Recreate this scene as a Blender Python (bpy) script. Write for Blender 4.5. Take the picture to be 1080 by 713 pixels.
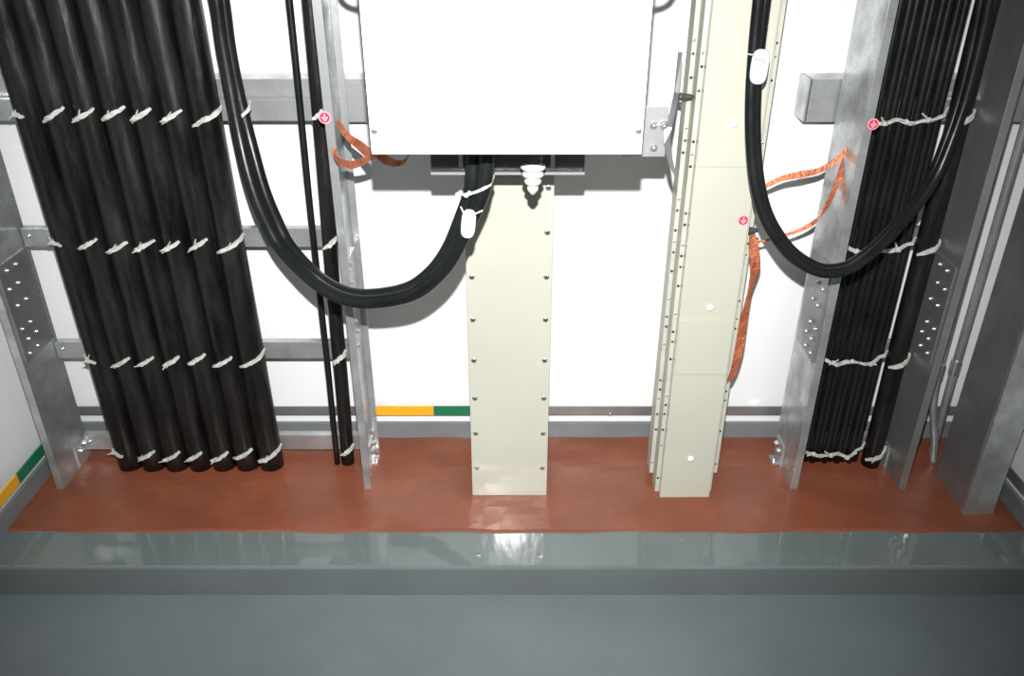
import bpy, bmesh, math, random
from mathutils import Vector, Matrix
random.seed(7)
for o in list(bpy.data.objects): bpy.data.objects.remove(o, do_unlink=True)
S = bpy.context.scene
C = S.collection
# ------------------------------------------------------------------ camera
F = 878.0; PITCH = math.radians(28.7); CAMZ = 1.48
SP, CP = math.sin(PITCH), math.cos(PITCH)
cam = bpy.data.cameras.new('camera'); cam.sensor_width = 36; cam.lens = 36*F/1080; cam.clip_start = .02
co = bpy.data.objects.new('camera', cam); C.objects.link(co)
co.location = (0, 0, CAMZ); co.rotation_euler = (math.pi/2 - PITCH, 0, 0)
S.camera = co
# ------------------------------------------------------------------ world + light
w = bpy.data.worlds.new('world'); S.world = w; w.use_nodes = True
bg = w.node_tree.nodes['Background']; bg.inputs[0].default_value = (.95, 1, 1.0, 1); bg.inputs[1].default_value = .30
fl = bpy.data.lights.new('camera_flash', 'SPOT'); fl.energy = 335; fl.shadow_soft_size = .012
fl.spot_size = math.radians(92); fl.spot_blend = 1.0; fl.color = (1, .985, .96)
fo = bpy.data.objects.new('camera_flash', fl); C.objects.link(fo)
fo.location = (0, .17*SP, CAMZ + .17*CP)
fo.rotation_euler = (math.pi/2 - PITCH + math.radians(2), 0, math.radians(3))
vs = S.view_settings
vs.view_transform = 'Standard'; vs.look = 'None'; vs.gamma = 1; vs.use_curve_mapping = False; vs.exposure = 0.0

# ------------------------------------------------------------------ helpers
def P(u, v, Y):
    """a photo pixel, on the vertical plane at distance Y"""
    dx, dy = (u-540)/F, (356.5-v)/F
    t = Y/(CP + dy*SP)
    return Vector((dx*t, Y, CAMZ + t*(-SP + dy*CP)))

def nt(name):
    m = bpy.data.materials.new(name); m.use_nodes = True
    return m, m.node_tree.nodes, m.node_tree.links, m.node_tree.nodes['Principled BSDF']

def mat(name, col, rough=.5, metal=0, spec=.5, noise=0, nscale=8, stretch=(1, 1, 1), col2=None, rvar=0, bump=0, bscale=40, coat=0):
    m, N, L, b = nt(name)
    b.inputs['Base Color'].default_value = (*col, 1)
    b.inputs['Roughness'].default_value = rough
    b.inputs['Metallic'].default_value = metal
    b.inputs['Specular IOR Level'].default_value = spec
    if coat:
        b.inputs['Coat Weight'].default_value = coat; b.inputs['Coat Roughness'].default_value = .12
    tc = N.new('ShaderNodeTexCoord'); mp = N.new('ShaderNodeMapping'); mp.inputs['Scale'].default_value = stretch
    L.new(tc.outputs['Object'], mp.inputs['Vector'])
    if noise or rvar:
        n = N.new('ShaderNodeTexNoise'); n.inputs['Scale'].default_value = nscale; n.inputs['Detail'].default_value = 6; n.inputs['Roughness'].default_value = .6
        L.new(mp.outputs[0], n.inputs['Vector'])
        cr = N.new('ShaderNodeMapRange'); cr.inputs[1].default_value = .35; cr.inputs[2].default_value = .7
        L.new(n.outputs['Fac'], cr.inputs[0])
        if noise:
            mx = N.new('ShaderNodeMix'); mx.data_type = 'RGBA'
            c2 = col2 or tuple(max(0, c*(1-noise)) for c in col)
            mx.inputs['A'].default_value = (*col, 1); mx.inputs['B'].default_value = (*c2, 1)
            L.new(cr.outputs[0], mx.inputs['Factor']); L.new(mx.outputs['Result'], b.inputs['Base Color'])
        if rvar:
            r = N.new('ShaderNodeMapRange'); r.inputs[3].default_value = rough-rvar; r.inputs[4].default_value = rough+rvar
            L.new(cr.outputs[0], r.inputs[0]); L.new(r.outputs[0], b.inputs['Roughness'])
    if bump:
        n2 = N.new('ShaderNodeTexNoise'); n2.inputs['Scale'].default_value = bscale; n2.inputs['Detail'].default_value = 3
        L.new(mp.outputs[0], n2.inputs['Vector'])
        bp = N.new('ShaderNodeBump'); bp.inputs['Strength'].default_value = bump; bp.inputs['Distance'].default_value = .01
        L.new(n2.outputs['Fac'], bp.inputs['Height']); L.new(bp.outputs[0], b.inputs['Normal'])
    return m

M = {}
M['wall'] = mat('white_wall_paint', (.84, .86, .87), .55, bump=.04, bscale=60)
M['skirt'] = mat('grey_skirting_paint', (.20, .225, .235), .3, noise=.2, nscale=6, bump=.05, bscale=25)
M['epoxy'] = mat('grey_epoxy', (.155, .185, .195), .45, noise=.18, nscale=3, bump=.05, bscale=14, rvar=.08)
M['kerb'] = mat('glossy_grey_epoxy', (.15, .18, .18), .06, noise=.15, nscale=5, stretch=(1, .4, 1), bump=.12, bscale=14, rvar=.02)
M['kerbface'] = mat('dark_grey_kerb', (.13, .148, .153), .4, noise=.15, nscale=5)
M['pad'] = mat('orange_seal', (.25, .075, .038), .34, noise=.4, nscale=5, col2=(.19, .058, .030), bump=.12, bscale=9, rvar=.1)
M['galv'] = mat('galvanised_steel', (.60, .62, .63), .33, metal=.68, noise=.45, nscale=12, rvar=.1, bump=.04, bscale=60)
M['galv_dark'] = mat('dark_galvanised_steel', (.41, .42, .43), .38, metal=.72, noise=.3, nscale=9, rvar=.08)
M['zinc'] = mat('bright_zinc', (.8, .81, .82), .22, metal=.9)
M['cable'] = mat('black_cable_sheath', (.0045, .0042, .0045), .36, noise=1, nscale=6, stretch=(4, 4, .8), col2=(.015, .0145, .0145), rvar=.16, bump=.5, bscale=7, spec=.4)
M['rubber'] = mat('black_rubber_sheath', (.006, .007, .0075), .33, noise=1, nscale=9, col2=(.011, .013, .013), rvar=.08, bump=.1, bscale=20, spec=.35)
M['tie'] = mat('white_string', (.55, .57, .53), .75, noise=.45, nscale=60, col2=(.36, .39, .35))
M['cream'] = mat('cream_paint', (.49, .49, .415), .15, noise=.06, nscale=4)
M['cream2'] = mat('cream_flange_paint', (.50, .50, .43), .45, noise=.15, nscale=18)
M['box'] = mat('white_enamel', (.86, .88, .89), .4)
M['dark'] = mat('dark_grey_metal', (.10, .105, .105), .45, metal=.4, noise=.3, nscale=12)
M['hole'] = mat('dark_hole', (.02, .02, .02), .7)
M['porcelain'] = mat('white_porcelain', (.55, .55, .53), .3)
M['copper'] = mat('copper_braid', (.80, .27, .14), .38, metal=.45, noise=.6, nscale=35, col2=(.45, .11, .05), bump=.6, bscale=160)
M['yellow'] = mat('yellow_paint', (.85, .42, .02), .4)
M['peach'] = mat('faded_orange_paint', (.80, .40, .18), .4)
M['green'] = mat('green_paint', (.008, .16, .075), .4)
M['tag'] = mat('white_plastic_tag', (.30, .385, .41), .5)
M['ink'] = mat('faded_blue_ink', (.06, .10, .2), .6)
M['ink2'] = mat('faded_red_ink', (.3, .05, .07), .6)
M['pink'] = mat('pink_sticker', (.85, .32, .38), .45)
M['red'] = mat('red_sticker_print', (.52, .02, .07), .45)
M['white'] = mat('white_sticker_print', (.85, .52, .56), .45)

def link(name, bm, m, parent=None, smooth=False, bevel=0, loc=None):
    me = bpy.data.meshes.new(name)
    bmesh.ops.recalc_face_normals(bm, faces=bm.faces)
    bm.to_mesh(me); bm.free()
    me.materials.append(M[m])
    if smooth:
        for p in me.polygons: p.use_smooth = True
    o = bpy.data.objects.new(name, me); C.objects.link(o)
    if parent: o.parent = parent; o.matrix_parent_inverse = parent.matrix_world.inverted() if False else Matrix.Identity(4)
    if bevel:
        b = o.modifiers.new('bevel', 'BEVEL'); b.width = bevel; b.segments = 2; b.limit_method = 'ANGLE'
    return o

def abox(bm, x0, x1, y0, y1, z0, z1):
    vs_ = [bm.verts.new(p) for p in ((x0, y0, z0), (x1, y0, z0), (x1, y1, z0), (x0, y1, z0), (x0, y0, z1), (x1, y0, z1), (x1, y1, z1), (x0, y1, z1))]
    for f in ((0, 3, 2, 1), (4, 5, 6, 7), (0, 1, 5, 4), (1, 2, 6, 5), (2, 3, 7, 6), (3, 0, 4, 7)):
        bm.faces.new([vs_[i] for i in f])
    return vs_

def box(name, ext, m, parent=None, bevel=0):
    bm = bmesh.new(); abox(bm, *ext); return link(name, bm, m, parent, bevel=bevel)

def prism(bm, poly, axis, a, b):
    """extrude a 2-D outline along an axis ('x','y','z') from a to b"""
    def mk(p, t):
        return {'x': (t, p[0], p[1]), 'y': (p[0], t, p[1]), 'z': (p[0], p[1], t)}[axis]
    A = [bm.verts.new(mk(p, a)) for p in poly]; B = [bm.verts.new(mk(p, b)) for p in poly]
    n = len(poly)
    bm.faces.new(A); bm.faces.new(B[::-1])
    for i in range(n): bm.faces.new((A[i], A[(i+1) % n], B[(i+1) % n], B[i]))

def spline(pts, n):
    """Catmull-Rom through points"""
    pts = [Vector(p) for p in pts]
    q = [pts[0]*2-pts[1]] + pts + [pts[-1]*2-pts[-2]]
    out = []
    for i in range(1, len(q)-2):
        for k in range(n):
            t = k/n
            p0, p1, p2, p3 = q[i-1:i+3]
            out.append(.5*((2*p1)+(p2-p0)*t+(2*p0-5*p1+4*p2-p3)*t*t+(3*p1-p0-3*p2+p3)*t**3))
    out.append(pts[-1]); return out

def frames(path):
    """parallel-transported normals"""
    T = []
    for i in range(len(path)):
        a = path[max(0, i-1)]; b = path[min(len(path)-1, i+1)]
        T.append((b-a).normalized())
    up = Vector((0, -1, 0))
    n = (up - T[0]*up.dot(T[0]))
    n = n.normalized() if n.length > 1e-4 else Vector((1, 0, 0))
    Ns = [n]
    for i in range(1, len(path)):
        n = Ns[-1] - T[i]*Ns[-1].dot(T[i]); Ns.append(n.normalized())
    return T, Ns

def tube(bm, path, r, seg=14, cap=True):
    T, Ns = frames(path); rings = []
    for i, p in enumerate(path):
        bn = T[i].cross(Ns[i]); rr = r(i/(len(path)-1)) if callable(r) else r
        rings.append([bm.verts.new(p + Ns[i]*rr*math.cos(2*math.pi*k/seg) + bn*rr*math.sin(2*math.pi*k/seg)) for k in range(seg)])
    for a, b in zip(rings, rings[1:]):
        for k in range(seg): bm.faces.new((a[k], a[(k+1) % seg], b[(k+1) % seg], b[k]))
    if cap: bm.faces.new(rings[0][::-1]); bm.faces.new(rings[-1])

def ribbon(bm, path, widths, dirs, th=.003):
    """flat strap: width vector per point"""
    T, _ = frames(path); rows = []
    for i, p in enumerate(path):
        d = dirs[i] - T[i]*dirs[i].dot(T[i]); d.normalize(); nn = T[i].cross(d)
        hw = widths[i]/2
        rows.append([bm.verts.new(p + d*sx*hw + nn*sy*th/2) for sx, sy in ((-1, -1), (1, -1), (1, 1), (-1, 1))])
    for a, b in zip(rows, rows[1:]):
        for k in range(4): bm.faces.new((a[k], a[(k+1) % 4], b[(k+1) % 4], b[k]))
    bm.faces.new(rows[0][::-1]); bm.faces.new(rows[-1])

def lathe(bm, prof, origin, seg=24, axis='z'):
    rings = []
    for r, h in prof:
        ring = []
        for k in range(seg):
            a = 2*math.pi*k/seg
            p = (r*math.cos(a), r*math.sin(a), h)
            if axis == 'y': p = (p[0], -p[2], p[1])      # points at the camera side
            if axis == 'x': p = (p[2], p[0], p[1])
            if axis == '-x': p = (-p[2], p[0], p[1])
            ring.append(bm.verts.new(Vector(origin)+Vector(p)))
        rings.append(ring)
    for a, b in zip(rings, rings[1:]):
        for k in range(seg): bm.faces.new((a[k], a[(k+1) % seg], b[(k+1) % seg], b[k]))
    bm.faces.new(rings[0][::-1]); bm.faces.new(rings[-1])

def empty(name, loc=(0, 0, 0)):
    o = bpy.data.objects.new(name, None); C.objects.link(o); return o

def tag(o, label, cat, group=None, kind=None):
    o['label'] = label; o['category'] = cat
    if group: o['group'] = group
    if kind: o['kind'] = kind
    return o

def struct(o, label, cat): return tag(o, label, cat, kind='structure')

def bolt(parent, p, r=.006, h=.005, axis='y', name='bolt', m='zinc', seg=6):
    bm = bmesh.new()
    lathe(bm, [(r*1.35, 0), (r*1.35, h*.2), (r*1.1, h*.25), (r*1.0, h*.7), (r*.75, h*1.1), (r*.35, h*1.3)], p, seg=12, axis=axis)
    return link(name, bm, m, parent, smooth=True)

def dots(parent, name, pts, r, h, axis, m):
    for p in pts:
        bm = bmesh.new(); lathe(bm, [(r, 0), (r*.95, h*.7), (r*.55, h)], p, seg=10, axis=axis); link(name, bm, m, parent)

# ------------------------------------------------------------------ the setting
XL, XR, YB = -1.322, 1.345, 2.081
FZ = -.097; HT = 2.6
struct(box('floor', (XL, XR, -1.4, 1.56, FZ-.05, FZ), 'epoxy'), 'smooth grey epoxy floor in front of the raised kerb', 'floor')
kb = box('trim_1', (XL, XR, 1.532, YB, FZ-.05, -.004), 'kerb', bevel=.006)
box('kerb_face', (XL, XR, 1.5305, 1.532, FZ, -.012), 'kerbface', kb)  # thin front face, darker than the kerb top
struct(kb, 'raised glossy grey painted kerb in front of the orange seal', 'kerb')
struct(box('wall_back', (XL-.1, XR+.1, YB, YB+.1, FZ-.05, HT), 'wall'), 'white painted wall behind the cables and trunking', 'wall')
struct(box('wall_left', (XL-.1, XL, -1.4, YB, FZ-.05, HT), 'wall'), 'white painted side wall beside the wide cable ladder', 'wall')
struct(box('wall_right', (XR, XR+.1, -1.4, YB, FZ-.05, HT), 'wall'), 'white painted side wall beside the square steel trunking', 'wall')
struct(box('baseboard_back', (XL, XR, YB-.010, YB, -.004, .056), 'skirt', bevel=.002), 'painted grey skirting along the foot of the back wall', 'skirting')
struct(box('baseboard_left', (XL, XL+.010, -1.4, YB-.01, FZ, .056), 'skirt', bevel=.002), 'painted grey skirting on the side wall by the wide ladder', 'skirting')
struct(box('baseboard_right', (XR-.010, XR, -1.4, YB-.01, FZ, .056), 'skirt', bevel=.002), 'painted grey skirting on the side wall by the square trunking', 'skirting')

# orange fire seal, slightly uneven slab
bm = bmesh.new()
nx, ny = 60, 14
x0, x1, y0, y1 = XL+.011, XR-.011, 1.662, YB-.011
g = [[bm.verts.new((x0+(x1-x0)*i/nx, y0+(y1-y0)*j/ny + (.004*math.sin(i*.9)*math.sin(i*.37+1) if j == 0 else 0),
      .003+.0022*math.sin(i*.55+j*.8)*math.sin(j*.6+.3*i))) for j in range(ny+1)] for i in range(nx+1)]
for i in range(nx):
    for j in range(ny): bm.faces.new((g[i][j], g[i+1][j], g[i+1][j+1], g[i][j+1]))
edge = [g[i][0] for i in range(nx+1)]
low = [bm.verts.new((v.co.x, v.co.y-.003, -.0045)) for v in edge]
for i in range(nx): bm.faces.new((low[i], low[i+1], edge[i+1], edge[i]))
tag(link('seal_slab', bm, 'pad', smooth=False), 'rust orange fire seal slab around the foot of cables and trunking', 'seal slab')

# earthing flat bars
def flat_bar(name, ext, label, bands, axis):
    t = empty(name)
    box('bar', ext, 'galv_dark', t)
    for (a, b, m, nm) in bands:
        e = list(ext)
        if axis == 'x': e[0], e[1] = a, b; e[2] -= .0012
        else: e[2], e[3] = a, b; e[1] += .0012
        e[4] -= .0008; e[5] += .0008
        box(nm, e, m, t)
    tag(t, label, 'earthing bar', 'earthing bars along the walls')
    return t
zb0, zb1 = .094, .123
xb = lambda u: P(u, 428, 2.056).x
t = flat_bar('earthing_bar', (XL+.03, XR-.03, 2.056, 2.060, zb0, zb1), 'long flat grey earthing bar on the back wall with yellow and green bands',
         [(xb(384), xb(394), 'peach', 'orange_band'), (xb(395), xb(457), 'yellow', 'yellow_band'), (xb(457), xb(510), 'green', 'green_band')], 'x')
for X in (-1.1, -.36, .19, .72, 1.12):
    bm = bmesh.new(); abox(bm, X-.012, X+.012, 2.060, YB, zb0+.004, zb1-.004)
    k = link('standoff', bm, 'zinc', t)
    if X == .19: bolt(t, (X+.10, 2.0555, zb0+.006), .004, .006)
t = flat_bar('earthing_bar', (XL+.024, XL+.028, .2, 2.05, zb0, zb1), 'short looking flat bar on the left wall with green and yellow bands',
         [(1.2, 1.735, 'yellow', 'yellow_band'), (1.735, 1.885, 'green', 'green_band')], 'y')
for Y in (.6, 1.3, 1.93): box('standoff', (XL, XL+.024, Y-.012, Y+.012, zb0+.004, zb1-.004), 'zinc', t)
t = flat_bar('earthing_bar', (XR-.028, XR-.024, .2, 2.05, zb0, zb1), 'plain grey flat bar on the wall beside the square trunking', [], 'y')
for Y in (.6, 1.3, 1.93): box('standoff', (XR-.024, XR, Y-.012, Y+.012, zb0+.004, zb1-.004), 'zinc', t)

# wall support beams behind the ladders
def beam(xa, xb_, label):
    t = empty('support_beam')
    bm = bmesh.new()
    ya, yb, za, zt = 2.004, YB, .975, 1.075
    prism(bm, [(yb, za), (ya, za), (ya, zt), (yb, zt), (yb, zt-.004), (ya+.004, zt-.004), (ya+.004, za+.004), (yb, za+.004)], 'x', xa, xb_)
    link('channel', bm, 'galv', t)
    return tag(t, label, 'support beam', 'steel beams behind the ladders')
SBL = beam(XL, -.13, 'galvanised beam behind the wide cable ladder, running in behind the white box')
SBR = beam(P(852, 108, 2.004).x, XR, 'galvanised beam behind the narrow ladder with its open end beside the tall trunk')
bm = bmesh.new(); xe = P(852, 108, 2.004).x
prism(bm, [(xe-.004, 2.004), (xe+.002, 2.004), (xe+.002, YB), (xe-.004, YB)], 'z', .975, 1.075)
link('end_plate', bm, 'galv', SBR)

# ------------------------------------------------------------------ cable ladders
RY0, RY1 = 1.825, 1.995
RUNGS = [.055, .362, .69, 1.01, 1.36, 1.72, 2.08]
RF = 1.972       # front face of the rungs
TOP = 2.5
def rail(t, xw, side, flange_dir, splice_face, tab=True, zfoot=0.0, m='galv'):
    """C-section side rail: web at xw, flange_dir +-1 the side its lips point to"""
    r = empty('rail'); r.parent = t
    th = .003; fw = .020*flange_dir; tt = th*flange_dir
    bm = bmesh.new()
    o = [(xw, RY0), (xw+fw, RY0), (xw+fw, RY0+th), (xw+tt, RY0+th), (xw+tt, RY1-th), (xw+fw, RY1-th), (xw+fw, RY1), (xw, RY1)]
    prism(bm, o, 'z', zfoot, TOP)
    link('channel', bm, m, r, bevel=.0008)
    # splice plate with bolts, on the face that shows
    d = 1 if splice_face > 0 else -1
    xs = xw + (tt if (d > 0) == (flange_dir > 0) else 0)
    bm = bmesh.new()
    xa, xb_ = (xs, xs+.004) if d > 0 else (xs-.004, xs)
    abox(bm, xa, xb_, RY0+.012, RY1-.022, .40, .665)
    link('splice_plate', bm, 'galv_dark', r, bevel=.0008)
    k = 0
    for zz in (.42, .455, .49, .55, .60, .645):
        for yy in (RY0+.032, RY0+.072):
            bolt(r, (xb_ if d > 0 else xa, yy+.012*(k % 2), zz), .0045, .006, axis='x' if d > 0 else '-x')
        k += 1
    # foot bracket with bolt at the rear
    bm = bmesh.new()
    abox(bm, xa, xb_, RY1-.075, RY1-.012, .004, .075)
    if tab: abox(bm, xs, xs+d*.02, RY1-.06, RY1-.02, .003, .008)
    link('foot_bracket', bm, 'galv', r)
    for (yy, zz) in ((RY1-.055, .05), (RY1-.03, .058)):
        bolt(r, (xb_ if d > 0 else xa, yy, zz), .007, .009, axis='x' if d > 0 else '-x')
    if tab: bolt(r, (xs+d*.014, RY1-.05, .008), .006, .008, axis='z')
    return r

def rungs(t, xa, xb_):
    for z in RUNGS:
        bm = bmesh.new(); h = .025; yb = RY1
        prism(bm, [(yb, z-h), (RF, z-h), (RF, z+h), (yb, z+h), (yb, z+h-.003), (RF+.003, z+h-.003), (RF+.003, z-h+.003), (yb, z-h+.003)], 'x', xa, xb_)
        o = link('rung', bm, 'galv', t, bevel=.0008)
        for X in (xa+.018, xb_-.018): bolt(o, (X, RF, z+.005), .004, .004)

def sticker(parent, p, r=.012, ax='y'):
    """round pink earthing sticker with a red ring and earth sign"""
    s = empty('earth_sticker'); s.parent = parent
    def ring(bm, r0, r1, y, n=28):
        a = [bm.verts.new(p+Vector((r0*math.cos(6.2832*k/n), y, r0*math.sin(6.2832*k/n)))) for k in range(n)]
        b = [bm.verts.new(p+Vector((r1*math.cos(6.2832*k/n), y, r1*math.sin(6.2832*k/n)))) for k in range(n)]
        for k in range(n): bm.faces.new((a[k], a[(k+1) % n], b[(k+1) % n], b[k]))
    bm = bmesh.new(); lathe(bm, [(r, 0), (r, .0006)], p, seg=28, axis='y'); link('disc', bm, 'pink', s)
    bm = bmesh.new(); lathe(bm, [(r*.80, .0006), (r*.80, .0010)], p, seg=28, axis='y'); link('print', bm, 'red', s)
    bm = bmesh.new()
    q = -.0016
    def bar(x0, x1, z0, z1): abox(bm, p.x+x0*r, p.x+x1*r, p.y+q, p.y-.0009, p.z+z0*r, p.z+z1*r)
    bar(-.10, .10, 0, .58); bar(-.52, .52, -.06, .12); bar(-.36, .36, -.32, -.16); bar(-.18, .18, -.56, -.42)
    link('earth_sign', bm, 'white', s)

LW = empty('cable_ladder')
LXL, LXR = -1.243, -.410
ra = rail(LW, LXL, -1, -1, +1, False); rb = rail(LW, LXR, 1, +1, +1)
rungs(LW, LXL+.003, LXR)
sticker(rb, P(342.5, 124, RY0-.0005) , .0135)
tag(LW, 'wide galvanised cable ladder holding seven thick black cables', 'cable ladder', 'galvanised cable ladders')
LN = empty('cable_ladder')
NXL, NXR = .772, 1.072
rc = rail(LN, NXL, -1, +1, -1); rd = rail(LN, NXR, 1, +1, -1, False, m='galv_dark')  # right rail coloured darker to stand for the dark reflection on its web
rungs(LN, NXL+.003, NXR)
sticker(rc, P(921, 131, RY0-.0005), .0125)
tag(LN, 'narrow galvanised cable ladder holding thin black cables beside the square trunking', 'cable ladder', 'galvanised cable ladders')

# ------------------------------------------------------------------ cables on the ladders
def tie_band(parent, c, r, a0, a1, rise, wid=.012, name='cable_tie', knot=True, seed=0):
    """white string round the front of a cable at centre c; angles measured from the camera side, + to the right"""
    rnd = random.Random(seed)
    pts, ws, ds = [], [], []
    n = 11
    for k in range(n):
        f = k/(n-1); a = math.radians(a0+(a1-a0)*f)
        rr = r+.0035+rnd.uniform(-.0006, .0012)
        pts.append(Vector((c.x+rr*math.sin(a), c.y-rr*math.cos(a), c.z+rise*(f-.4)+rnd.uniform(-.0015, .0015))))
        ws.append(wid*(.45+.75*math.sin(math.pi*min(1, max(0, f*.9+.05))))*rnd.uniform(.8, 1.2)); ds.append(Vector((0, 0, 1)))
    bm = bmesh.new(); ribbon(bm, pts, ws, ds, .005)
    o = link(name, bm, 'tie', parent)
    if knot:
        i = rnd.choice((3, 4, 4, 5)); p = pts[i]+Vector((0, -.003, 0))
        bm = bmesh.new(); bmesh.ops.create_icosphere(bm, subdivisions=1, radius=.0065)
        for v in bm.verts:
            v.co = Vector((v.co.x*1.25, v.co.y*.7, v.co.z))*rnd.uniform(.7, 1.2) + p
        for (dx, dz) in ((rnd.uniform(-.02, -.006), rnd.uniform(-.012, .0)), (rnd.uniform(.004, .018), rnd.uniform(.004, .02))):
            e = p+Vector((dx, -.003, dz*1.2)); tube(bm, [p, (p+e)/2+Vector((0, -.001, 0)), e], lambda q: .0028*(1-.6*q), seg=5)
        link('knot', bm, 'tie', o)
    return o

def hang_cable(label, x, y, r, m='cable', zt=TOP, lean=0, wob=.002, seed=0, group=None, cat='cable', z0=-.001):
    rnd = random.Random(seed); ph = rnd.uniform(0, 6)
    path = []
    for k in range(41):
        z = z0+(zt-z0)*k/40
        path.append(Vector((x+lean*min(z, 1.35)+wob*math.sin(z*7+ph)*min(1, z*4), y+wob*.4*math.sin(z*5+ph), z)))
    bm = bmesh.new(); tube(bm, path, r, seg=24)
    o = link('power_cable', bm, m, smooth=True)
    return tag(o, label, cat, group)

ords = ['leftmost', 'second', 'third', 'fourth', 'fifth', 'sixth', 'rightmost']
for i in range(7):
    x = -1.099+i*.0677
    lab = {0: 'leftmost thick black cable of the seven on the wide ladder', 6: 'rightmost thick black cable of the seven on the wide ladder'}.get(i,
          '%s thick black cable from the left on the wide ladder' % ords[i])
    y = 1.9345 + (.001 if i == 0 else 0)
    c = hang_cable(lab, x, y, .0335, seed=i, group='thick black cables on the wide ladder', wob=.0003, lean=-.012)
    for j, z in enumerate(RUNGS):
        zz = z + (.0 if j else -.002) + random.uniform(-.006, .006)
        x_ = x-.012*min(z, 1.35)
        if i == 0: tie_band(c, Vector((x_, y, zz+.014)), .0335, -62, 5, -.012, wid=.008, seed=100*i+j)
        elif i == 6: tie_band(c, Vector((x_, y, zz)), .0335, -48, 88, .042, wid=.009, seed=100*i+j)
        else: tie_band(c, Vector((x_, y, zz)), .0335, -58+random.uniform(-8, 8), 40+random.uniform(-6, 12), .034, wid=.009, seed=100*i+j)

xt = -.4755
c = hang_cable('medium black cable on the wide ladder, against its right rail', xt, 1.945, .0185, lean=.028, seed=21, wob=.001)
for j, z in enumerate(RUNGS): tie_band(c, Vector((xt+.028*z, 1.945, z)), .0185, -40, 80, .03, wid=.009, seed=300+j)
c = hang_cable('slim black cable between the thick bundle and the medium cable', -.5055, 1.94, .0082, m='rubber', seed=22, wob=.0012, lean=.016)

words = ['first', 'second', 'third', 'fourth', 'fifth', 'sixth', 'seventh', 'eighth', 'ninth']
THX = [.8535+i*.0179 for i in range(9)]
for i, x in enumerate(THX):
    lab = 'leftmost thin black cable on the narrow ladder' if i == 0 else 'rightmost thin black cable, next to the single thick one' if i == 8 else '%s thin black cable from the left on the narrow ladder' % words[i]
    hang_cable(lab, x, 1.958-.007*(i % 2), .0093, m='rubber', seed=40+i, wob=.0003, group='thin black cables on the narrow ladder')
c = hang_cable('single thick black cable against the right rail of the narrow ladder', 1.037, 1.942, .0255, seed=60, wob=.001)
for j, z in enumerate(RUNGS): tie_band(c, Vector((1.037, 1.942, z-.012)), .0255, -55, 85, .034, wid=.010, seed=400+j)
# string lashings across the thin bundle
lv = ['at their foot just above the orange seal', 'at the second rung up', 'just under the hanging cable loop', 'level with the red sticker', 'a', 'b', 'c']
for j, z in enumerate(RUNGS[:4]):
    rnd = random.Random(j+70)
    pts, ws = [], []
    for k in range(15):
        f = k/14
        pts.append(Vector((.838+f*.175, 1.936+.004*math.sin(k*1.7)+(.02 if k in (0, 14) else 0), z-.018+.010*math.sin(k*1.1+j)*.5+.03*max(0, f-.78)/.22)))
        ws.append(rnd.uniform(.005, .011))
    bm = bmesh.new(); ribbon(bm, pts, ws, [Vector((0, 0, 1))]*15, .005)
    o = link('string_lashing', bm, 'tie')
    for k in (2, 6, 10):
        p = pts[k]+Vector((0, -.004, .002))
        bm = bmesh.new(); bmesh.ops.create_icosphere(bm, subdivisions=1, radius=.0075)
        for v in bm.verts: v.co = v.co*rnd.uniform(.7, 1.3)+p
        for s in (-1, 1):
            e = p+Vector((s*rnd.uniform(.008, .022), -.004, rnd.uniform(-.006, .02))); tube(bm, [p, (p+e)/2, e], .0022, seg=5)
        link('knot', bm, 'tie', o)
    tag(o, 'white string lashing round the thin black cables ' + lv[j], 'string tie', 'string lashings on the thin cables')

# ------------------------------------------------------------------ white tap-off box
BY = 1.35; BB = 1.60
bx0, bx1 = P(392, 163, BY).x, P(676.5, 163, BY).x
bz = P(392, 163, BY).z; bzt = 1.70
BX = empty('tap_off_box')
bm = bmesh.new(); abox(bm, bx0+.002, bx1-.002, BY+.016, BB, bz+.002, bzt-.002); link('body', bm, 'box', BX, bevel=.002)
bm = bmesh.new(); abox(bm, bx0, bx1, BY, BY+.015, bz, bzt); link('front_cover', bm, 'box', BX, bevel=.0015)
for u in (395, 673.5):
    p = P(u, 138, BY); bm = bmesh.new()
    lathe(bm, [(.0055, 0), (.0052, .002), (.003, .003)], p, seg=14, axis='y'); s = link('screw', bm, 'zinc', BX)
    bm = bmesh.new(); abox(bm, p.x-.0042, p.x+.0042, p.y-.0034, p.y-.0028, p.z-.0007, p.z+.0007); link('slot', bm, 'hole', s)
# carry handles on both sides
for s, xs in ((-1, bx0), (1, bx1)):
    zc = P(690, 10, 1.45).z+.052
    path = spline([(xs, 1.45, zc), (xs+s*.022, 1.45, zc-.002), (xs+s*.042, 1.45, zc+.012), (xs+s*.047, 1.45, zc+.05), (xs+s*.047, 1.45, zc+.13),
                   (xs+s*.042, 1.45, zc+.166), (xs+s*.022, 1.45, zc+.18), (xs, 1.45, zc+.178)], 6)
    bm = bmesh.new(); tube(bm, path, .006, 12); link('handle', bm, 'dark', BX, smooth=True)
# rear mounting plate showing below the box, and the plug unit onto the cream duct
pz = P(455, 181.5, 1.605).z
xp0, xp1 = P(455, 180, 1.605).x, P(616, 180, 1.605).x
bm = bmesh.new(); abox(bm, xp0, xp1, 1.601, 1.613, pz, bzt-.05); pl = link('mounting_plate', bm, 'dark', BX)
bm = bmesh.new(); abox(bm, xp0, xp1, 1.590, 1.6135, pz-.001, pz+.0045); link('plate_lit_edge', bm, 'galv', pl)  # brighter strip paints in the light on the plate's lower edge
bm = bmesh.new(); abox(bm, xp0+.06, xp1-.06, 1.613, 1.798, bz+.03, bzt-.08); link('plug_unit', bm, 'dark', BX)
for u in (486, 583): 
    bm = bmesh.new(); p = P(u, 170, 1.59); abox(bm, p.x-.004, p.x+.004, 1.588, 1.600, p.z-.012, bz+.003); link('stud', bm, 'galv', BX)
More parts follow.
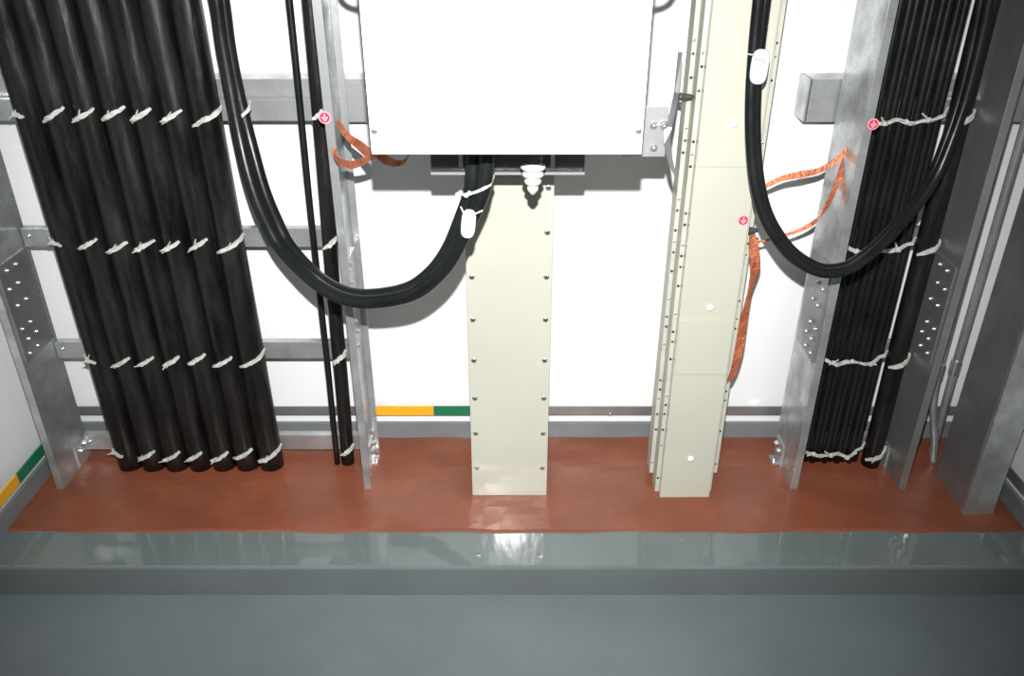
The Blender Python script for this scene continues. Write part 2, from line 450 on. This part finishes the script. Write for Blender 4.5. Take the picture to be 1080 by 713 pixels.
# white ribbed bushing under the box
ix, iy = P(562, 190, 1.52).x, 1.52
zt_, zb_ = P(562, 173, 1.52).z, P(562, 203, 1.52).z
bm = bmesh.new(); lathe(bm, [(.018, zt_+.004), (.018, bz+.003)], (ix, iy, 0), seg=20); nk = link('bushing_neck', bm, 'dark', BX, smooth=False)
prof = []
h = (zt_-zb_)/4
rad = [.0238, .0208, .0165, .0110]
prof.append((.016, zt_+.003))
for k in range(4):
    z = zt_-k*h; R_ = rad[k]
    prof += [(R_*.72, z), (R_*.96, z-h*.2), (R_, z-h*.42), (R_*.9, z-h*.66), (R_*.62, z-h*.96)]
prof.append((.004, zb_-.003))
bm = bmesh.new(); lathe(bm, prof, (ix, iy, 0), seg=28); link('ribbed_bushing', bm, 'porcelain', BX, smooth=False)
# galvanised bracket on the right-hand side
bm = bmesh.new()
pA, pB = P(683, 112, 1.57), P(701, 165, 1.57)
abox(bm, bx1-.002, pB.x, 1.568, 1.572, pB.z, pA.z)
brk = link('side_bracket', bm, 'galv', BX, bevel=.0006)
for v in (132.5, 156): bolt(brk, P(689.5, v, 1.568), .0055, .006)
bolt(brk, P(700, 132, 1.568), .0065, .01)
bm = bmesh.new()
path = [P(713, 187, 1.56), P(707, 170, 1.562), P(703.5, 150, 1.564), P(704.5, 135, 1.566), P(709, 120, 1.70), P(713.5, 98, 1.83), P(717.5, 55, 1.84)]
ribbon(bm, [Vector(p) for p in path], [.003, .010, .014, .014, .012, .011, .010], [Vector((1, .5, 0))]*7, .003)
ar = link('bracket_arm', bm, 'galv_dark', BX)
bolt(ar, P(716, 102, 1.83), .007, .025, axis='x', m='dark')
tag(BX, 'white enclosure hanging in front of the cream duct, with a ribbed bushing underneath', 'electrical box')

# ------------------------------------------------------------------ flat cream cable duct in the middle
DY = 1.80
d0, d1 = P(498.5, 523.5, DY).x, P(576.3, 523.5, DY).x
D = empty('cable_duct')
bm = bmesh.new(); abox(bm, d0+.003, d1-.003, DY+.003, DY+.12, 0.001, TOP); link('duct_body', bm, 'cream2', D)
bm = bmesh.new(); abox(bm, d0, d1, DY-.0005, DY+.003, .002, TOP); link('front_cover', bm, 'cream', D, bevel=.0008)
zs = [P(572, v, DY).z for v in (493.5, 457, 420, 380, 337, 292, 245, 198)]
for z in zs:
    for X in (d0+.013, d1-.013):
        bm = bmesh.new(); lathe(bm, [(.0072, .0004), (.0070, .0016), (.0045, .0028)], (X, DY, z), seg=14, axis='y'); s = link('screw', bm, 'zinc', D)
        bm = bmesh.new(); lathe(bm, [(.0034, .0028), (.0034, .0031)], (X, DY, z), seg=8, axis='y'); link('recess', bm, 'hole', s)
tag(D, 'flat cream cable duct with screwed cover standing below the white box', 'cable duct')

# ------------------------------------------------------------------ tall cream busway to the right of the box
B = empty('busway_trunk')
f0, f1 = P(695.5, 527, 1.79).x, P(747.5, 527, 1.79).x
bm = bmesh.new(); abox(bm, f0, f1, 1.790, 1.815, .002, TOP); link('front_housing', bm, 'cream', B, bevel=.0015)
bm = bmesh.new(); abox(bm, f0-.010, f1+.010, 1.815, 1.862, .002, TOP); link('middle_flange', bm, 'cream2', B, bevel=.001)
bm = bmesh.new(); abox(bm, f0-.020, f1+.034, 1.862, 1.915, .03, TOP); link('rear_flange', bm, 'cream2', B, bevel=.001)
bm = bmesh.new(); abox(bm, f0+.02, f1-.02, 1.915, 2.03, .2, TOP); link('back_spacer', bm, 'cream2', B)
bm = bmesh.new(); za, zc = P(720, 395, 1.786).z, P(720, 338, 1.786).z
abox(bm, f0+.002, f1-.002, 1.7855, 1.790, za, zc); link('joint_cover', bm, 'cream', B, bevel=.001)
za = P(720, 150, 1.786).z
bm = bmesh.new(); abox(bm, f0+.002, f1-.002, 1.7855, 1.790, za-.055, za); link('joint_cover', bm, 'cream', B, bevel=.001)
for (u, v) in ((728.5, 483.5), (748.5, 324), (774, 130)):
    bm = bmesh.new(); lathe(bm, [(.0095, 0), (.0085, .004), (.004, .0062)], P(u, v, 1.790), seg=16, axis='y'); link('dome_plug', bm, 'box', B, smooth=True)
# holes and rivets along the flanges
random.seed(11)
z = .05; k = 0
def rivet(p, m, rr=.0034):
    bm = bmesh.new(); lathe(bm, [(rr, -.001), (rr, .0012), (rr*.6, .0018)], p, seg=9, axis='y'); link('rivet', bm, m, B)
while z < 1.6:
    rivet((f0-.005+random.uniform(-.001, .001), 1.815, z), ('hole', 'zinc', 'hole', 'dark')[k % 4])
    rivet((f0-.0148+random.uniform(-.001, .001), 1.862, z+.018), ('zinc', 'hole', 'dark')[k % 3])
    if k % 4 != 2: rivet((f1+.026, 1.862, z+.012), ('dark', 'hole', 'zinc')[k % 3], .0030)
    z += random.choice((.028, .05, .075, .11)); k += 1
sticker(B, P(784, 232.5, 1.7895), .0125)
bolt(B, Vector((f1+.006, 1.838, P(799, 243, 1.838).z)), .008, .026, axis='x', m='dark')
tag(B, 'tall cream busway trunk with riveted side flanges and a red sticker', 'busway')

# ------------------------------------------------------------------ looping cables
def loop(name, label, cpts, off, r, group, n=10, yoff=0):
    """cpts: (u, v, Y) down the middle of a cable pair; off shifts sideways in metres"""
    base = [P(u, v, Y) for (u, v, Y) in cpts]
    mid = spline(base, n)
    T, _ = frames(mid)
    path = []
    for i, p in enumerate(mid):
        view = (p - Vector((0, 0, CAMZ))).normalized()
        side = T[i].cross(view).normalized()
        o_ = off(i/(len(mid)-1)) if callable(off) else off
        path.append(p + side*o_ + view*yoff)
    bm = bmesh.new(); tube(bm, path, r, 18)
    o = link(name, bm, 'rubber', smooth=True)
    tag(o, label, 'cable', group)
    return o, path
left = [(215, -75, 1.885), (222, -40, 1.885), (231.5, 0, 1.885), (238.5, 50, 1.885), (248, 100, 1.88), (259, 150, 1.865), (272.5, 200, 1.83), (289, 240, 1.79), (304, 265, 1.76),
        (334, 295, 1.69), (362, 311, 1.64), (390, 315, 1.60), (428, 309, 1.56), (453, 294, 1.53), (473, 270, 1.51), (491, 232, 1.50), (503, 200, 1.50), (506.5, 165, 1.50), (507, 135, 1.50)]
def OL(s):
    K = [(0, .0068), (.20, .0068), (.30, .0115), (.38, .0115), (.50, .0068), (.80, .0068), (.93, .0125), (1, .0125)]
    for (a, p), (b, q) in zip(K, K[1:]):
        if s <= b: return p+(q-p)*(s-a)/(b-a)
    return .0125
la, pa = loop('loop_cable', 'outer strand of the black cable pair looping into the white box', left, lambda s: OL(s), .0148, 'looped cable pair into the white box', yoff=.0136)
lb, pb = loop('loop_cable', 'inner strand of the black cable pair looping into the white box', left, lambda s: -OL(s), .0148, 'looped cable pair into the white box', yoff=-.0136)
# string and tag near the box
cpt = P(503, 196, 1.50)
bm = bmesh.new()
pts = [cpt+Vector((.032*math.sin(a), -.034*math.cos(a), .012*math.sin(a)+(.008 if a > 1 else 0))) for a in [(-1.5+3*k/10) for k in range(11)]]
ribbon(bm, pts, [.0045]*11, [Vector((0, 0, 1))]*11, .004)
o = link('cable_tie', bm, 'tie', la)
bm = bmesh.new()
for k in range(4):
    bmesh.ops.create_icosphere(bm, subdivisions=1, radius=.0055, matrix=Matrix.Translation(pts[1+k//2]+Vector((.006*k-.006, -.006, .004*(k % 2)))))
link('knot', bm, 'tie', o)

def name_tag(parent, c, wid, hgt, tilt, ax_r=None):
    """thick rounded plastic tag facing the camera"""
    bm = bmesh.new(); n = 24
    view = (Vector((0, 0, CAMZ))-c).normalized()
    right = Vector((1, 0, 0)); right = (right-view*right.dot(view)).normalized(); up = view.cross(right)
    R2 = Matrix.Rotation(tilt, 3, view); right = R2 @ right; up = R2 @ up
    ring = []
    for k in range(n):
        a = 2*math.pi*k/n; cx, sx = math.cos(a), math.sin(a)
        e = .55
        px = wid/2*math.copysign(abs(cx)**.8, cx); py = hgt/2*math.copysign(abs(sx)**e, sx)
        ring.append(c+right*px+up*py)
    A = [bm.verts.new(p+view*.003) for p in ring]; Bv = [bm.verts.new(p-view*.003) for p in ring]
    bm.faces.new(A); bm.faces.new(Bv[::-1])
    for k in range(n): bm.faces.new((A[k], A[(k+1) % n], Bv[(k+1) % n], Bv[k]))
    t_ = link('name_tag', bm, 'tag', parent, bevel=.0015)
    return t_, right, up, view

tg, r_, u_, v_ = name_tag(la, P(494, 236, 1.462), .027, .054, -.1)
for s, e in ((-1, P(486, 218, 1.47)), (1, P(509, 222, 1.47))):
    bm = bmesh.new(); a = P(494+s*4, 227, 1.462); tube(bm, [a, (a+e)/2, e], .0016, 6); link('string', bm, 'tie', tg)

right_ = [(812, -75, 1.70), (809, -45, 1.70), (803.5, 0, 1.70), (798, 50, 1.70), (794.5, 100, 1.695), (794.5, 150, 1.69), (799, 195, 1.685), (809, 230, 1.68), (827, 259, 1.675), (846, 276, 1.675), (868, 285.5, 1.68),
          (892, 283, 1.70), (908, 273.5, 1.72), (923.5, 261, 1.745), (939, 245.5, 1.77), (954, 229, 1.795), (970, 210, 1.82), (986, 184, 1.845), (1001, 147, 1.86), (1015, 105, 1.87), (1029, 50, 1.875), (1039, 0, 1.875), (1047, -45, 1.875)]
OR = lambda s: .0046+.0035*max(0, 1-s/.15) if s < .75 else .0046+.004*(s-.75)/.25
ra_, _ = loop('loop_cable', 'outer strand of the black cable pair looping across the narrow ladder', right_, OR, .0115, 'looped cable pair across the narrow ladder', yoff=.0107)
rb_, _ = loop('loop_cable', 'inner strand of the black cable pair looping across the narrow ladder', right_, lambda s: -OR(s), .0115, 'looped cable pair across the narrow ladder', yoff=-.0107)
tg, r_, u_, v_ = name_tag(rb_, P(801, 70.5, 1.672), .034, .066, -.06)
c0 = P(801, 70.5, 1.672)
bm = bmesh.new(); a = P(788, 57, 1.685); e = P(796, 58, 1.668); tube(bm, [a, (a+e)/2, e], .0016, 6); link('string', bm, 'tie', tg)
def mark(dx, dz, w_, h_, m):
    bm = bmesh.new(); p = c0+v_*.0031+r_*dx+u_*dz
    q = [bm.verts.new(p+r_*(sx*w_/2)+u_*(sz*h_/2)+v_*0.0003) for sx, sz in ((-1, -1), (1, -1), (1, 1), (-1, 1))]
    bm.faces.new(q); link('print', bm, m, tg)
for (dx, dz, w_, h_, m) in ((-.008, .014, .004, .0014, 'ink'), (-.008, .0115, .0012, .005, 'ink'), (-.002, .014, .004, .0014, 'ink'), (-.001, .011, .0012, .005, 'ink'), (.005, .013, .0045, .0014, 'ink2'),
                         (.005, .010, .0012, .005, 'ink'), (.008, .007, .003, .0014, 'ink2'), (.001, .002, .002, .002, 'ink2'), (-.001, -.002, .0012, .003, 'ink')): mark(dx, dz, w_, h_, m)
# white tie that holds the left loop to the upper rung
bm = bmesh.new()
pts = [P(243, 130, 1.872), P(250, 126, 1.862), P(257, 120.5, 1.86), P(263, 114, 1.868), P(264, 107, 1.89)]
ribbon(bm, spline(pts, 4), [.007]*17, [Vector((0, 0, 1))]*17, .004); link('cable_tie', bm, 'tie', lb)

# ------------------------------------------------------------------ copper earthing braids
def braid(label, pts, wd, dirs, n=6, th=.003):
    path = spline([P(*p) for p in pts], n); m_ = len(path)
    ws, ds = [], []
    for i in range(m_):
        f = i/(m_-1)*(len(wd)-1); a = int(min(f, len(wd)-2)); k = f-a
        ws.append(wd[a]*(1-k)+wd[a+1]*k); ds.append((Vector(dirs[a])*(1-k)+Vector(dirs[a+1])*k).normalized())
    bm = bmesh.new(); ribbon(bm, path, ws, ds, th)
    return tag(link('earth_braid', bm, 'copper'), label, 'earth strap', 'copper earthing straps')
Z, Yv, Xv = (0, 0, 1), (0, 1, .3), (1, 0, 0)
braid('straight copper earth strap from the wide ladder up behind the corner of the white box', [(356, 128, 1.85), (366, 143, 1.80), (380, 154, 1.74), (392, 164, 1.66), (400, 160, 1.60)], [.010, .014, .02, .02, .014], [(1, 0, 1), (1, 0, .8), (.5, .2, 1), (.5, .2, 1), (.3, 0, 1)])
braid('drooping twisted copper earth strap hanging below the corner of the white box', [(352, 138, 1.86), (352, 155, 1.83), (356, 168, 1.78), (370, 174, 1.72), (385, 169, 1.66), (396, 163.5, 1.62), (408, 169, 1.58), (420, 172.5, 1.55), (428, 168, 1.53), (434, 158, 1.52)],
      [.006, .008, .014, .017, .014, .012, .018, .012, .008, .008], [(.4, 1, 0), (.4, 1, .2), (.2, .4, 1), (0, .3, 1), (0, .3, 1), (0, 1, .5), (0, .3, 1), (0, .5, 1), (.3, .5, .6), (.5, 1, .3)])
braid('upper copper earth strap between the busway and the narrow ladder', [(898, 152, 1.90), (886, 166, 1.89), (866, 179, 1.88), (845, 184, 1.87), (826, 188, 1.87), (808, 196, 1.88), (793, 203, 1.888)], [.012, .014, .012, .016, .013, .010, .010], [(.6, .3, 1), (.3, .4, 1), (.1, .2, 1), (.1, .6, 1), (.1, .2, 1), (0, .3, 1), (0, .3, 1)])
braid('lower copper earth strap curving from the narrow ladder down toward the busway', [(897, 153, 1.91), (888, 176, 1.90), (878, 205, 1.89), (862, 231, 1.88), (845, 242, 1.88), (818, 251, 1.885), (788, 258, 1.888)], [.010, .012, .014, .012, .008, .006, .006], [(1, .3, .4), (1, .4, .4), (1, .4, .5), (.7, .5, .8), (.3, .6, .9), (0, .8, .6), (0, .8, .6)])
braid('copper earth strap running down the right flange of the cream busway', [(793, 244, 1.855), (795, 262, 1.855), (796.5, 283, 1.856), (790.5, 308, 1.857), (784, 340, 1.857), (780, 366, 1.857), (775, 388, 1.857), (769, 402, 1.858)],
      [.012, .026, .026, .016, .022, .024, .024, .014], [(1, .4, 0), (1, .2, 0), (1, .3, 0), (1, .9, 0), (1, .3, 0), (1, .2, 0), (1, .5, 0), (1, .3, 0)])

# ------------------------------------------------------------------ conduits and square trunking on the right
def conduit(label, path, r, zc):
    t_ = empty('steel_conduit')
    bm = bmesh.new(); tube(bm, spline(path, 8), r, 16); link('pipe', bm, 'galv', t_, smooth=True)
    p = Vector(zc); bm = bmesh.new(); tube(bm, [p-Vector((0, 0, .022)), p, p+Vector((0, 0, .022))], r+.0025, 16); link('coupling', bm, 'zinc', t_)
    return tag(t_, label, 'conduit', 'steel conduits beside the narrow ladder')
conduit('galvanised conduit nearest the narrow ladder, bending outward at its foot', [(1.225, 1.95, .0), (1.212, 1.955, .08), (1.186, 1.965, .19), (1.178, 1.97, .29), (1.174, 1.97, .5), (1.168, 1.97, 1.2), (1.160, 1.97, TOP)], .0105, (1.178, 1.97, .30))
conduit('galvanised conduit tucked behind the square steel trunking', [(1.238, 1.99, .0), (1.234, 1.99, .2), (1.232, 1.99, .3), (1.230, 1.99, .6), (1.226, 1.99, 1.2), (1.222, 1.99, TOP)], .0115, (1.231, 1.99, .30))
T_ = empty('steel_trunking')
t0, t1 = P(1015.5, 543, 1.722).x, P(1046, 543, 1.722).x
bm = bmesh.new(); abox(bm, t0, t1, 1.724, 1.888, .001, TOP); link('duct_body', bm, 'galv_dark', T_, bevel=.0012)
bm = bmesh.new(); abox(bm, t0-.0012, t1+.0012, 1.7215, 1.724, .001, TOP); abox(bm, t0-.0012, t0-.0002, 1.724, 1.733, .001, TOP); link('cover', bm, 'galv', T_)
bm = bmesh.new(); abox(bm, t0-.0012, t1+.0012, 1.7195, 1.7215, .22, .30)
link('cover_strap', bm, 'galv', T_)
bm = bmesh.new(); abox(bm, t1, XR, 1.80, 1.803, .24, .28); link('wall_clip', bm, 'galv', T_)
tag(T_, 'square galvanised steel trunking standing beside the right wall', 'trunking')
